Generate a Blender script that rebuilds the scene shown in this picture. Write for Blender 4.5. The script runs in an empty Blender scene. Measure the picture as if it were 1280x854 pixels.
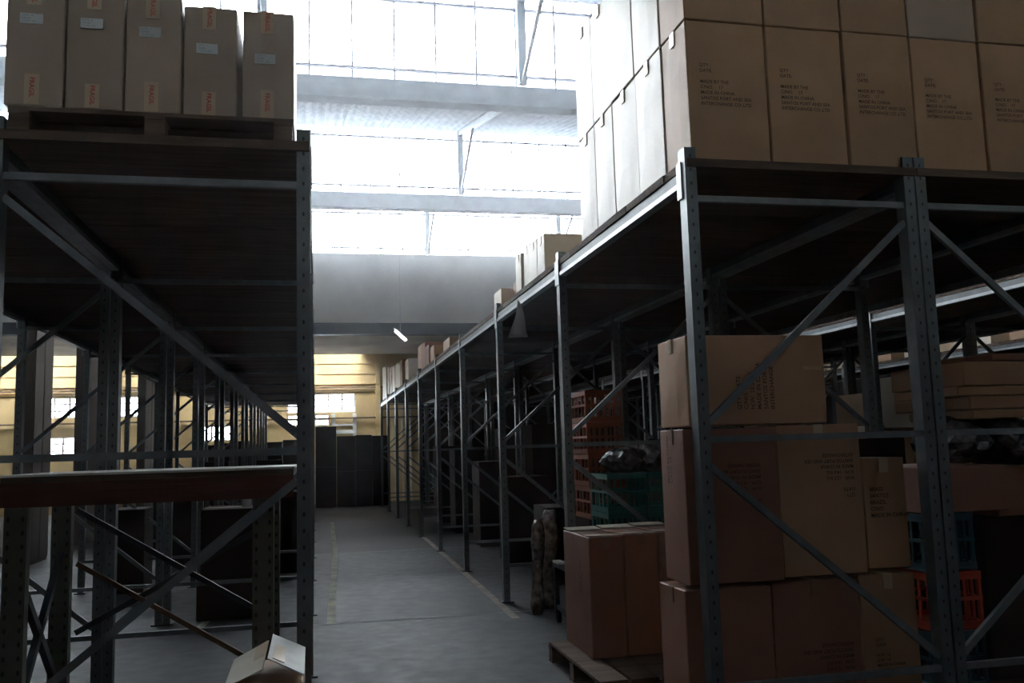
import bpy, bmesh, math, random
from mathutils import Vector, Matrix
R_ = random.Random(7)
S = bpy.context.scene
COL = S.collection

# ------------------------------------------------------------------ camera
PITCH, ROLL, YAW, FPX, CAMH = .118, -.0290, .2164, 1128.0, 1.6
def _cam():
    cy, sy = math.cos(YAW), math.sin(YAW)
    fwd0 = Vector((sy, cy, 0)); right0 = Vector((cy, -sy, 0)); up0 = Vector((0, 0, 1))
    fwd = fwd0*math.cos(PITCH) + up0*math.sin(PITCH)
    up = up0*math.cos(PITCH) - fwd0*math.sin(PITCH)
    right = right0*math.cos(ROLL) + up*math.sin(ROLL)
    up2 = up*math.cos(ROLL) - right0*math.sin(ROLL)
    m = Matrix((right, up2, -fwd)).transposed().to_4x4()
    m.translation = Vector((0, 0, CAMH))
    cd = bpy.data.cameras.new('camera'); co = bpy.data.objects.new('camera', cd)
    COL.objects.link(co); co.matrix_world = m
    cd.sensor_width = 36; cd.lens = FPX/1280*36; cd.clip_end = 200; cd.clip_start = .05
    S.camera = co
_cam()

# ------------------------------------------------------------------ sky and exposure
SKY = 28.0
HAZE = 0.010
w = bpy.data.worlds.new('overcast_sky'); S.world = w; w.use_nodes = True
wn = w.node_tree; wn.nodes.clear()
wo = wn.nodes.new('ShaderNodeOutputWorld'); wb = wn.nodes.new('ShaderNodeBackground')
wb.inputs[0].default_value = (.92, .955, 1, 1); wb.inputs[1].default_value = SKY
wn.links.new(wb.outputs[0], wo.inputs[0])
S.view_settings.view_transform = 'Standard'; S.view_settings.look = 'None'
S.view_settings.gamma = 1; S.view_settings.use_curve_mapping = False
S.view_settings.exposure = 0.2
S.cycles.max_bounces = 10; S.cycles.diffuse_bounces = 7; S.cycles.glossy_bounces = 3
S.cycles.transparent_max_bounces = 12; S.cycles.volume_bounces = 0
S.cycles.sample_clamp_indirect = 8
S.cycles.use_denoising = True

# ------------------------------------------------------------------ material helpers
def mat(name, col, rough=.8, metal=0, var=.15, scale=6, bump=.1, bscale=40, stretch=(1, 1, 1), rnd=0.0, spec=.4, dirt=None):
    m = bpy.data.materials.new(name); m.use_nodes = True
    n = m.node_tree.nodes; l = m.node_tree.links
    b = n['Principled BSDF']
    b.inputs['Roughness'].default_value = rough; b.inputs['Metallic'].default_value = metal
    b.inputs['Specular IOR Level'].default_value = spec
    tc = n.new('ShaderNodeTexCoord'); mp = n.new('ShaderNodeMapping'); mp.inputs[3].default_value = stretch
    oi = n.new('ShaderNodeObjectInfo')
    add = n.new('ShaderNodeVectorMath'); add.operation = 'ADD'
    sc = n.new('ShaderNodeVectorMath'); sc.operation = 'SCALE'; sc.inputs[3].default_value = 3.7
    cmb = n.new('ShaderNodeCombineXYZ')
    for k in range(3): l.new(oi.outputs['Random'], cmb.inputs[k])
    l.new(cmb.outputs[0], sc.inputs[0]); l.new(tc.outputs['Object'], add.inputs[0]); l.new(sc.outputs[0], add.inputs[1])
    l.new(add.outputs[0], mp.inputs[0])
    no = n.new('ShaderNodeTexNoise'); no.inputs['Scale'].default_value = scale; no.inputs['Detail'].default_value = 5
    l.new(mp.outputs[0], no.inputs['Vector'])
    cr = n.new('ShaderNodeMix'); cr.data_type = 'RGBA'
    c = Vector(col); hi = [min(1, x*(1+var)) for x in c]; lo = [x*(1-var) for x in c]
    if dirt: lo = list(dirt)
    cr.inputs[6].default_value = (*lo, 1); cr.inputs[7].default_value = (*hi, 1)
    rr = n.new('ShaderNodeMapRange'); rr.inputs[1].default_value = .3; rr.inputs[2].default_value = .7
    l.new(no.outputs['Fac'], rr.inputs[0]); l.new(rr.outputs[0], cr.inputs[0])
    out = cr.outputs[2]
    if rnd:
        hs = n.new('ShaderNodeHueSaturation'); mr = n.new('ShaderNodeMapRange')
        mr.inputs[3].default_value = 1-rnd; mr.inputs[4].default_value = 1+rnd*.6
        l.new(oi.outputs['Random'], mr.inputs[0]); l.new(mr.outputs[0], hs.inputs['Value']); l.new(out, hs.inputs['Color'])
        out = hs.outputs[0]
    l.new(out, b.inputs['Base Color'])
    if bump:
        n2 = n.new('ShaderNodeTexNoise'); n2.inputs['Scale'].default_value = bscale; n2.inputs['Detail'].default_value = 3
        l.new(mp.outputs[0], n2.inputs['Vector'])
        bp = n.new('ShaderNodeBump'); bp.inputs['Strength'].default_value = bump; bp.inputs['Distance'].default_value = .01
        l.new(n2.outputs['Fac'], bp.inputs['Height']); l.new(bp.outputs[0], b.inputs['Normal'])
    return m

M = {}
M['card'] = mat('brown_cardboard', (.40, .235, .125), .58, var=.10, scale=3, bump=.06, bscale=60, rnd=.10)
M['card_low'] = mat('mid_brown_cardboard', (.40, .225, .125), .6, var=.10, scale=3, bump=.06, bscale=60, rnd=.10)
M['card_red'] = mat('reddish_cardboard', (.27, .125, .078), .58, var=.10, scale=3, bump=.06, bscale=60, rnd=.10)
M['card_grey'] = mat('greyish_cardboard', (.40, .30, .22), .58, var=.08, scale=3, bump=.06, bscale=60, rnd=.06)
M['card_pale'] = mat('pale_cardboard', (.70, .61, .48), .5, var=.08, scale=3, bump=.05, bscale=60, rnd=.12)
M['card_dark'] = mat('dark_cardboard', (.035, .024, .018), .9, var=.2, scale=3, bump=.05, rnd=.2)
M['card_in'] = mat('cardboard_inner', (.16, .10, .06), .9, var=.1, scale=4)
M['tape'] = mat('parcel_tape', (.52, .38, .22), .28, var=.08, scale=10, bump=.1, bscale=25, spec=.6)
M['tape_dark'] = mat('brown_tape', (.22, .12, .07), .35, var=.1, scale=10)
M['ink'] = mat('dark_ink', (.06, .036, .025), .8, var=.2, bump=0)
M['ink_red'] = mat('red_ink', (.50, .045, .05), .7, var=.2, bump=0)
M['ink_grey'] = mat('grey_ink', (.25, .27, .28), .8, bump=0)
M['paper'] = mat('white_paper', (.72, .74, .73), .7, var=.04, scale=8, bump=.03)
M['paper_tape'] = mat('printed_pale_tape', (.55, .42, .28), .6, var=.08, scale=12, bump=.03)
M['beam'] = mat('grey_painted_beam', (.26, .275, .275), .42, metal=.25, var=.2, scale=9, bump=.08, spec=.6)
M['beam_dark'] = mat('dark_beam_web', (.075, .085, .09), .5, metal=.2, var=.2, scale=9, bump=.08)
M['brace'] = mat('galvanised_brace', (.15, .165, .17), .5, metal=.2, var=.18, scale=12, bump=.05, spec=.6)
M['wood'] = mat('weathered_board', (.10, .068, .046), .9, var=.35, scale=2.2, bump=.3, bscale=12, stretch=(1, 9, 9), rnd=.2)
M['wood_pallet'] = mat('pallet_wood', (.14, .095, .066), .88, var=.3, scale=2.2, bump=.3, bscale=12, stretch=(1, 9, 9), rnd=.15)
M['wood_red'] = mat('reddish_timber', (.085, .03, .019), .8, var=.3, scale=2.5, bump=.2, bscale=12, stretch=(1, 9, 9))
M['white_edge'] = mat('pale_laminate', (.60, .58, .52), .6, var=.12, scale=7)
M['roofsteel'] = mat('blue_grey_roof_steel', (.27, .33, .37), .6, metal=.1, var=.12, scale=4)
M['darksteel'] = mat('dark_beam_steel', (.03, .032, .035), .6, metal=.2, var=.2, scale=4)
M['corr'] = mat('fibre_cement_sheet', (.38, .41, .44), .9, var=.12, scale=3, dirt=(.28, .31, .34))
M['plaster'] = mat('aged_plaster', (.50, .48, .42), .92, var=.14, scale=.9, bump=.15, bscale=14)
M['ceil'] = mat('rear_ceiling', (.40, .35, .27), .95, var=.25, scale=.8, bump=.1)
M['cream'] = mat('cream_block_paint', (.62, .45, .22), .85, var=.12, scale=1.3, bump=.2, bscale=8)
M['pier'] = mat('brown_concrete', (.12, .095, .075), .92, var=.12, scale=1.2, bump=.15)
M['wallgrey'] = mat('hall_wall', (.10, .09, .08), .95, var=.15, scale=.7, bump=.15)
M['white_frame'] = mat('white_window_frame', (.80, .80, .76), .5, var=.05)
M['mull'] = mat('glazing_bar_paint', (.34, .33, .40), .5, var=.1)
M['orange'] = mat('orange_plastic', (.24, .055, .018), .5, var=.12, scale=5, rnd=.08)
M['orange_red'] = mat('red_orange_plastic', (.42, .05, .02), .5, var=.1, scale=5)
M['teal'] = mat('dark_green_plastic', (.02, .12, .095), .4, var=.15, scale=5, rnd=.15)
M['bluecrate'] = mat('blue_green_plastic', (.03, .075, .09), .45, var=.15, scale=5)
M['yellow_line'] = mat('worn_yellow_paint', (.42, .40, .27), .75, var=.1, scale=5, dirt=(.20, .20, .17))
M['orange_line'] = mat('worn_brown_paint', (.34, .28, .22), .8, var=.1, scale=5, dirt=(.15, .14, .13))
M['joint'] = mat('floor_joint', (.30, .31, .31), .9, var=.2, scale=7)
M['pad'] = mat('dark_foot_plate', (.05, .055, .06), .6, metal=.3)
M['dark'] = mat('dark_recess', (.02, .02, .022), .9)
M['cloth'] = mat('white_cloth', (.66, .66, .62), .85, var=.1, scale=9, bump=.2)
M['greenpost'] = mat('dull_green_steel', (.15, .16, .125), .6, metal=.1, var=.15, scale=8)
M['brownbar'] = mat('rusty_bar', (.14, .085, .05), .8, var=.3, scale=10)

def post_mat(name, col, pitch=.075, half=.012, gap=.0):
    """painted steel with a row of dark slots along the post (object Z)"""
    m = mat(name, col, .42, metal=.3, var=.16, scale=14, bump=.05, spec=.6)
    n = m.node_tree.nodes; l = m.node_tree.links; b = n['Principled BSDF']
    src = b.inputs['Base Color'].links[0].from_socket
    tc = n.new('ShaderNodeTexCoord'); sp = n.new('ShaderNodeSeparateXYZ'); l.new(tc.outputs['Object'], sp.inputs[0])
    def mth(op, a, bb=None):
        x = n.new('ShaderNodeMath'); x.operation = op
        if hasattr(a, 'is_linked'): l.new(a, x.inputs[0])
        else: x.inputs[0].default_value = a
        if bb is not None:
            if hasattr(bb, 'is_linked'): l.new(bb, x.inputs[1])
            else: x.inputs[1].default_value = bb
        return x.outputs[0]
    f = mth('FRACT', mth('DIVIDE', sp.outputs[2], pitch))
    dz = mth('MULTIPLY', mth('SUBTRACT', f, .5), pitch)
    dx = mth('SUBTRACT', mth('ABSOLUTE', sp.outputs[0]), gap)
    d = mth('SQRT', mth('ADD', mth('MULTIPLY', dx, dx), mth('MULTIPLY', mth('MULTIPLY', dz, dz), .35)))
    h = mth('LESS_THAN', d, half*.5)
    mx = n.new('ShaderNodeMix'); mx.data_type = 'RGBA'; l.new(h, mx.inputs[0]); l.new(src, mx.inputs[6])
    mx.inputs[7].default_value = (.015, .016, .018, 1); l.new(mx.outputs[2], b.inputs['Base Color'])
    return m
M['post'] = post_mat('grey_perforated_upright', (.105, .12, .125))
M['slot'] = post_mat('green_slotted_upright', (.09, .095, .07), .06, .014, .03)

def glass():
    m = bpy.data.materials.new('thin_window_glass'); m.use_nodes = True
    n = m.node_tree.nodes; l = m.node_tree.links; n.clear()
    o = n.new('ShaderNodeOutputMaterial'); t = n.new('ShaderNodeBsdfTransparent'); g = n.new('ShaderNodeBsdfGlossy')
    t.inputs[0].default_value = (.93, .95, .96, 1); g.inputs['Roughness'].default_value = .08
    fr = n.new('ShaderNodeFresnel'); fr.inputs[0].default_value = 1.3
    mx = n.new('ShaderNodeMixShader'); l.new(fr.outputs[0], mx.inputs[0]); l.new(t.outputs[0], mx.inputs[1]); l.new(g.outputs[0], mx.inputs[2])
    l.new(mx.outputs[0], o.inputs[0]); return m
M['glass'] = glass()
def plastic():
    m = bpy.data.materials.new('clear_film'); m.use_nodes = True
    n = m.node_tree.nodes; l = m.node_tree.links; b = n['Principled BSDF']
    b.inputs['Base Color'].default_value = (.42, .43, .43, 1); b.inputs['Roughness'].default_value = .22
    b.inputs['Specular IOR Level'].default_value = .9
    tc = n.new('ShaderNodeTexCoord'); no = n.new('ShaderNodeTexNoise'); no.inputs['Scale'].default_value = 14; no.inputs['Detail'].default_value = 4
    l.new(tc.outputs['Object'], no.inputs['Vector'])
    cr = n.new('ShaderNodeMix'); cr.data_type = 'RGBA'; cr.inputs[6].default_value = (.035, .032, .032, 1); cr.inputs[7].default_value = (.17, .16, .15, 1)
    mr = n.new('ShaderNodeMapRange'); mr.inputs[1].default_value = .35; mr.inputs[2].default_value = .8
    l.new(no.outputs['Fac'], mr.inputs[0]); l.new(mr.outputs[0], cr.inputs[0]); l.new(cr.outputs[2], b.inputs['Base Color'])
    bp = n.new('ShaderNodeBump'); bp.inputs['Strength'].default_value = .8; bp.inputs['Distance'].default_value = .03
    l.new(no.outputs['Fac'], bp.inputs['Height']); l.new(bp.outputs[0], b.inputs['Normal']); return m
M['film'] = plastic()
M['film_brown'] = M['film'].copy(); M['film_brown'].name = 'brown_film'
for nd in M['film_brown'].node_tree.nodes:
    if nd.type == 'MIX': nd.inputs[6].default_value = (.09, .06, .045, 1); nd.inputs[7].default_value = (.42, .34, .28, 1)
def floor_mat():
    m = mat('worn_grey_concrete', (.040, .045, .049), .6, var=.30, scale=.9, bump=.12, bscale=9, spec=.35)
    n = m.node_tree.nodes; l = m.node_tree.links; b = n['Principled BSDF']
    src = b.inputs['Base Color'].links[0].from_socket
    tc = n.new('ShaderNodeTexCoord'); no = n.new('ShaderNodeTexNoise'); no.inputs['Scale'].default_value = 7; no.inputs['Detail'].default_value = 8
    l.new(tc.outputs['Object'], no.inputs['Vector'])
    mx = n.new('ShaderNodeMix'); mx.data_type = 'RGBA'; mx.blend_type = 'MULTIPLY'; mx.inputs[0].default_value = .5
    l.new(src, mx.inputs[6]); l.new(no.outputs['Color'], mx.inputs[7])
    hs = n.new('ShaderNodeHueSaturation'); hs.inputs['Saturation'].default_value = .35; hs.inputs['Value'].default_value = 1.1
    l.new(mx.outputs[2], hs.inputs['Color']); l.new(hs.outputs[0], b.inputs['Base Color'])
    mr = n.new('ShaderNodeMapRange'); mr.inputs[3].default_value = .45; mr.inputs[4].default_value = .8
    l.new(no.outputs['Fac'], mr.inputs[0]); l.new(mr.outputs[0], b.inputs['Roughness'])
    return m
M['floor'] = floor_mat()
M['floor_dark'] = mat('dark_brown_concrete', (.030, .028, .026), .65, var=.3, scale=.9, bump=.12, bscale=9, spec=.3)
def lamp_mat():
    m = bpy.data.materials.new('lit_tube'); m.use_nodes = True
    b = m.node_tree.nodes['Principled BSDF']; b.inputs['Emission Color'].default_value = (1, .95, 1, 1); b.inputs['Emission Strength'].default_value = 9
    return m
M['lamp'] = lamp_mat()

# ------------------------------------------------------------------ geometry helpers
def link(name, me, m=None, parent=None, loc=None, rot=None):
    o = bpy.data.objects.new(name, me); COL.objects.link(o)
    if m is not None and me is not None and not me.materials: me.materials.append(m)
    if parent: o.parent = parent
    if loc is not None: o.location = loc
    if rot is not None: o.rotation_euler = rot
    return o
def tag(o, label=None, cat=None, group=None, kind=None):
    if label: o['label'] = label
    if cat: o['category'] = cat
    if group: o['group'] = group
    if kind: o['kind'] = kind
    return o
def empty(name, loc, label, cat, group=None, rz=0):
    o = bpy.data.objects.new(name, None); COL.objects.link(o); o.location = loc; o.rotation_euler = (0, 0, rz)
    o.empty_display_size = .1
    return tag(o, label, cat, group)
def tomesh(bm, name, smooth=False):
    me = bpy.data.meshes.new(name); bm.normal_update(); bm.to_mesh(me); bm.free()
    if smooth:
        for p in me.polygons: p.use_smooth = True
    return me
def bbox(bm, x0, x1, y0, y1, z0, z1):
    vs = [bm.verts.new(p) for p in ((x0,y0,z0),(x1,y0,z0),(x1,y1,z0),(x0,y1,z0),(x0,y0,z1),(x1,y0,z1),(x1,y1,z1),(x0,y1,z1))]
    for f in ((0,3,2,1),(4,5,6,7),(0,1,5,4),(1,2,6,5),(2,3,7,6),(3,0,4,7)): bm.faces.new([vs[i] for i in f])
    return vs
def bbar(bm, a, b, w, t, up=Vector((0, 1, 0))):
    a = Vector(a); b = Vector(b); d = (b-a).normalized(); s = d.cross(up)
    if s.length < 1e-3: s = d.cross(Vector((1, 0, 0)))
    s.normalize(); u = s.cross(d).normalized()
    vs = []
    for p in (a, b):
        for (i, j) in ((-1,-1),(1,-1),(1,1),(-1,1)): vs.append(bm.verts.new(p + s*(w/2*i) + u*(t/2*j)))
    for f in ((3,2,1,0),(4,5,6,7),(0,1,5,4),(1,2,6,5),(2,3,7,6),(3,0,4,7)): bm.faces.new([vs[i] for i in f])
_cache = {}
def boxmesh(sx, sy, sz, bev=0, key=''):
    """box from its base centre, shared between alike pieces"""
    k = (round(sx, 4), round(sy, 4), round(sz, 4), bev, key)
    if k not in _cache:
        bm = bmesh.new(); bbox(bm, -sx/2, sx/2, -sy/2, sy/2, 0, sz)
        if bev: bmesh.ops.bevel(bm, geom=bm.edges[:], offset=bev, segments=1, affect='EDGES')
        _cache[k] = tomesh(bm, 'box_' + key)
    return _cache[k]
def box(name, m, x0, x1, y0, y1, z0, z1, parent=None, bev=0, rot=None):
    me = boxmesh(x1-x0, y1-y0, z1-z0, bev, m.name)
    return link(name, me, m, parent, ((x0+x1)/2, (y0+y1)/2, z0), rot)
def bar(name, m, a, b, w, t, parent=None, up=Vector((0, 1, 0))):
    bm = bmesh.new(); c = (Vector(a)+Vector(b))/2; bbar(bm, Vector(a)-c, Vector(b)-c, w, t, up)
    return link(name, tomesh(bm, name), m, parent, c)

_text = {}
def text_mesh(s, size, m, align='LEFT', bold=0.0):
    k = (s, size, m.name, align)
    if k in _text: return _text[k]
    cu = bpy.data.curves.new('t', 'FONT'); cu.body = s; cu.size = size; cu.align_x = align; cu.align_y = 'CENTER'
    cu.resolution_u = 2; cu.space_line = 1.15; cu.offset = bold
    o = bpy.data.objects.new('t', cu); COL.objects.link(o)
    bpy.context.view_layer.update()
    me = bpy.data.meshes.new_from_object(o)
    bpy.data.objects.remove(o); me.materials.clear(); me.materials.append(m)
    _text[k] = me; return me

# ------------------------------------------------------------------ the hall shell
XL, XR, YF, YB = -13.0, 16.0, -8.0, 30.2
def struct(name, m, *a, **k):
    o = box(name, m, *a, **k); o['kind'] = 'structure'; return o
struct('floor', M['floor'], XL, XR, YF, 15.1, -.1, 0)
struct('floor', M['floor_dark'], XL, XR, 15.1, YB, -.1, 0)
struct('wall_unseen_blocker', M['card_dark'], XL+.5, XR-.5, -1.8, -1.6, 0, 4.4)  # unseen screen added behind the camera to keep bounce light off the lower cartons
struct('wall_left', M['wallgrey'], XL-.3, XL, YF, YB, 0, 8.6)
struct('wall_right', M['wallgrey'], XR, XR+.3, YF, YB, 0, 8.6)
struct('wall_front', M['plaster'], XL, XR, YF-.3, YF, 0, 8.6)

# back wall with window openings: built of pieces between openings, with proud courses
def wall_with_holes(name, m, x0, x1, z0, z1, y0, y1, holes):
    xs = sorted({x0, x1, *[h[0] for h in holes], *[h[1] for h in holes]})
    zs = sorted({z0, z1, *[h[2] for h in holes], *[h[3] for h in holes]})
    bm = bmesh.new()
    for i in range(len(xs)-1):
        for j in range(len(zs)-1):
            cx, cz = (xs[i]+xs[i+1])/2, (zs[j]+zs[j+1])/2
            if any(h[0] < cx < h[1] and h[2] < cz < h[3] for h in holes): continue
            bbox(bm, xs[i], xs[i+1], y0, y1, zs[j], zs[j+1])
    o = link(name, tomesh(bm, name), m); o['kind'] = 'structure'; return o
HOLES = [(-8.3, -5.3, 2.92, 3.58), (-.9, 1.30, 2.94, 3.58), (-3.6, -2.5, 2.1, 2.6), (-8.0, -7.2, 1.7, 2.35), (-.9, .45, 2.52, 2.90)]
back = wall_with_holes('wall_back', M['cream'], XL, XR, 0, 6.0, YB, YB+.3, HOLES)
for z, h_ in ((2.66, .22), (3.62, .07), (3.86, .30), (4.20, .30), (4.54, .30), (.35, .6), (1.0, .6)):      # painted block courses, one long moulding each
    if z == 2.66: continue
    box('wall_course', M['cream'], XL+.1, XR-.1, YB-.045, YB, z, z+h_, parent=back)
for xx in (-11.2, -8.9, -4.6, 1.95, 4.2, 8.0):
    box('pilaster', M['cream'], xx, xx+.16, YB-.14, YB-.046, .02, 4.9, parent=back)
box('pipe', M['brownbar'], XL+.1, XR-.1, YB-.10, YB-.05, 2.72, 2.77, parent=back)
box('pipe', M['brownbar'], XL+.1, XR-.1, YB-.10, YB-.05, 3.72, 3.77, parent=back)
wi = 0
def window(x0, x1, z0, z1, nx, nz, y=YB+.12):
    global wi; wi += 1
    bm = bmesh.new(); f = .05
    bbox(bm, x0, x0+f, y-.04, y+.04, z0, z1); bbox(bm, x1-f, x1, y-.04, y+.04, z0, z1)
    bbox(bm, x0+f, x1-f, y-.04, y+.04, z1-f, z1); bbox(bm, x0+f, x1-f, y-.04, y+.04, z0, z0+f)
    for i in range(1, nx): xx = x0+(x1-x0)*i/nx; bbox(bm, xx-.028, xx+.028, y-.03, y+.03, z0+f, z1-f)
    for j in range(1, nz): zz = z0+(z1-z0)*j/nz; bbox(bm, x0+f, x1-f, y-.028, y+.028, zz-.024, zz+.024)
    w_ = link('window_%d' % wi, tomesh(bm, 'window'), M['white_frame']); w_['kind'] = 'structure'
    for i in range(nx):
        for j in range(nz):
            a, b = x0+(x1-x0)*i/nx, x0+(x1-x0)*(i+1)/nx; c, d = z0+(z1-z0)*j/nz, z0+(z1-z0)*(j+1)/nz
            box('pane', M['glass'], a+.02, b-.02, y-.003, y+.003, c+.017, d-.017, parent=w_)
for h in HOLES: window(*h, max(2, round((h[1]-h[0])/.42)), 3 if h[3]-h[2] > .5 else 2)

fr = bmesh.new()
for xx in (.52, 1.20): bbox(fr, xx, xx+.12, YB-.05, YB-.005, 2.10, 2.90)
bbox(fr, .64, 1.20, YB-.05, YB-.005, 2.24, 2.36); bbox(fr, .64, 1.20, YB-.05, YB-.005, 2.5, 2.56)
fr = link('trim_14', tomesh(fr, 'frame'), M['white_frame']); fr['kind'] = 'structure'
# sawtooth roof: glazing bands facing the aisle end, corrugated slopes rising to each of them
GY = [24.03 - 5.78*k for k in range(6)]; GB, GT = 6.91, 8.33
def corr_sheet(y0, z0, y1, z1, name='ceiling'):
    per = .15; n = int((XR-XL)/per)*4; th = .012
    vs = []; fs = []
    for side in (0, 1):
        for (yy, zz) in ((y0, z0), (y1, z1)):
            for i in range(n+1):
                x = XL + (XR-XL)*i/n
                vs.append((x, yy, zz + .028*math.sin(i*math.pi/2+.4) + side*th))
    q = n+1
    for i in range(n):
        fs.append((i, i+1, q+i+1, q+i)); fs.append((2*q+i+1, 2*q+i, 3*q+i, 3*q+i+1))
        fs.append((q+i, q+i+1, 3*q+i+1, 3*q+i)); fs.append((i+1, i, 2*q+i, 2*q+i+1))
    me = bpy.data.meshes.new('sheet'); me.from_pydata(vs, [], fs)
    o = link(name, me, M['corr']); o['kind'] = 'structure'; return o
mull_me = None
for k, g in enumerate(GY):
    last = (k == 0)
    corr_sheet(g-5.78+.11, GB-.02, g-.05, GT-.045)
    nb = 'trim_%d' % (k+1)
    if not last:
        bm = bmesh.new()
        bbox(bm, XL, XR, g-.02, g+.10, 6.60, GB); bbox(bm, XL, XR, g-.09, g+.17, 6.575, 6.60)
        gb = link(nb, tomesh(bm, 'gutter_beam'), M['roofsteel']); gb['kind'] = 'structure'
    wi += 1
    bm = bmesh.new()
    bbox(bm, XL, XR, g-.05, g+.06, GT-.005, GT+.05); bbox(bm, XL, XR, g+.03, g+.06, GT-.06, GT-.005)
    bbox(bm, XL, XR, g-.01, g+.05, 7.045, 7.08); bbox(bm, XL, XR, g-.01, g+.05, 8.0 if last else 8.09, 8.045 if last else 8.125)
    wf = link('window_%d' % wi, tomesh(bm, 'glazing_rail'), M['mull']); wf['kind'] = 'structure'
    x = XL + .33; i = 0
    while x < XR:
        box('mullion', M['mull'], x-.014, x+.014, g+.005, g+.045, GB, GT-.06, parent=wf)
        if x+.6 < XR: box('pane', M['glass'], x+.016, x+.584, g+.02, g+.026, GB+.002, GT-.062, parent=wf)
        x += .6
    # posts, rafters and struts of the roof frame
    for xx in (-11.8, -8.1, -4.4, -.7, 3.0, 6.7, 10.4, 14.1):
        r = empty('roof_truss', (xx, g, 0), 'steel roof truss %s, %s' % (
            ['above the pale cross wall', 'second from the far wall', 'third from the far wall', 'fourth from the far wall', 'above the camera', 'behind the camera'][k],
            {-11.8: 'leftmost', -8.1: 'second from left', -4.4: 'above the brown piers', -.7: 'over the left rack front', 3.0: 'right of the aisle', 6.7: 'over the right racks', 10.4: 'second from right', 14.1: 'rightmost'}[xx]), 'roof truss', 'steel trusses under the sawtooth roof')
        box('upright', M['roofsteel'], -.06, .06, -.13, -.03, GB, GT-.08, parent=r)
        bar('strut', M['roofsteel'], (0, -.10, GB+.03), (0, -1.75, 7.86), .05, .05, parent=r, up=Vector((1, 0, 0)))
        bar('rafter', M['roofsteel'], (0, -.05, GT-.09), (0, -5.6, GB-.09), .10, .08, parent=r, up=Vector((1, 0, 0)))
# pale cross wall below the farthest glazing with its dark steel beam, then the lower rear ceiling
struct('wall_cross', M['plaster'], XL, XR, 24.03, 24.25, 5.02, GB)
struct('trim_7', M['darksteel'], XL, XR, 23.98, 24.30, 4.72, 5.02)
struct('ceiling_rear', M['ceil'], XL, XR, 24.30, 28.9, 4.72, 4.85)
bm = bmesh.new(); bbox(bm, XL, XR, 28.9, 29.0, 4.72, 6.0); bbox(bm, XL, XR, 28.9, YB, 6.0, 6.06)
# unseen rooflight strip, added to wash the rear wall with daylight
bm2 = bmesh.new()
o = link('wall_upstand', tomesh(bm, 'upstand'), M['plaster']); o['kind'] = 'structure'
bm2.free()
bpy.data.objects.remove(o)
wi += 1
bm = bmesh.new(); bbox(bm, XL, XR, 28.9, 28.96, 4.85, 5.0); bbox(bm, XL, XR, YB-.06, YB, 4.95, 5.0)
x = XL
while x < XR: bbox(bm, x, x+.05, 28.96, YB-.06, 4.93, 5.0); x += 1.45
rl = link('window_%d' % wi, tomesh(bm, 'added_rooflight_frame'), M['mull']); rl['kind'] = 'structure'
x = XL
kk = 0
while x + 1.44 < XR:
    gl_ = x < 1.0 and kk % 3 != 1  # glass on the left only, shaping the brightness along the rear wall
    box('pane' if gl_ else 'blank_sheet', M['glass'] if gl_ else M['corr'], x+.05, x+1.45, 28.96, YB-.06, 4.965, 4.971, parent=rl); x += 1.45; kk += 1
# gable closures at the two ends of the roof come with wall_left and wall_right

# brown piers beside the left racks
for (ya, yb, lab) in ((15.6, 16.6, 'nearest and narrowest brown pier beyond the left racks'), (18.9, 22.2, 'wide brown pier between the narrow pier and the rear one'), (25.2, 29.9, 'rearmost brown pier beyond the left racks')):
    p = struct('wall_pier', M['pier'], -4.55, -4.37, ya, yb, 0, 4.70)
    n = max(2, round((yb-ya)/1.0))
    for i in range(n):
        a = ya+(yb-ya)*i/n; box('panel', M['pier'], .09, .11, a+.02-(ya+yb)/2, a+(yb-ya)/n-.02-(ya+yb)/2, .05, 4.6, parent=p)

# floor markings (thin painted strips) and the saw-cut joint
def strip(name, m, pts, w, z=.003, label=None):
    bm = bmesh.new()
    for a, b in zip(pts[:-1], pts[1:]):
        a = Vector((*a, 0)); b = Vector((*b, 0)); d = (b-a).normalized(); s = Vector((-d.y, d.x, 0))*w/2
        v = [bm.verts.new((p.x, p.y, z)) for p in (a-s, b-s, b+s, a+s)]; bm.faces.new(v)
    o = link(name, tomesh(bm, name), m); o['kind'] = 'structure'; return o
strip('trim_8', M['yellow_line'], [(.14, 8.95), (.30, 15.0), (.38, 22.0)], .085)
strip('trim_9', M['orange_line'], [(1.85, 8.6), (1.92, 13.0), (1.98, 17.5)], .08)
strip('trim_10', M['yellow_line'], [(-1.08, 9.1), (-.95, 11.2)], .08)
strip('trim_11', M['orange_line'], [(3.13, 9.0), (3.06, 16.0)], .07)
strip('trim_12', M['joint'], [(-4.2, 8.98), (1.75, 8.94), (6.0, 8.9)], .022)
strip('trim_13', M['joint'], [(-4.2, 15.1), (6.0, 15.1)], .02)

# ------------------------------------------------------------------ pallet racks
Y0, BAY, NB = 4.35, 2.57, 9
def chan_mesh(wx, wy, h, t=.006):
    """open C-section upright, lips towards +Y"""
    k = ('chan', wx, wy, h)
    if k in _cache: return _cache[k]
    X, Yd = wx/2, wy/2; l = wx*.28
    prof = [(-X+l, Yd), (-X, Yd), (-X, -Yd), (X, -Yd), (X, Yd), (X-l, Yd), (X-l, Yd-t), (X-t, Yd-t), (X-t, -Yd+t), (-X+t, -Yd+t), (-X+t, Yd-t), (-X+l, Yd-t)]
    bm = bmesh.new(); lo = [bm.verts.new((x, y, 0)) for x, y in prof]; hi = [bm.verts.new((x, y, h)) for x, y in prof]
    n = len(prof)
    for i in range(n): bm.faces.new((lo[i], lo[(i+1) % n], hi[(i+1) % n], hi[i]))
    bm.faces.new(hi); bm.faces.new(lo[::-1]); bmesh.ops.recalc_face_normals(bm, faces=bm.faces[:])
    _cache[k] = tomesh(bm, 'upright'); return _cache[k]
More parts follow.
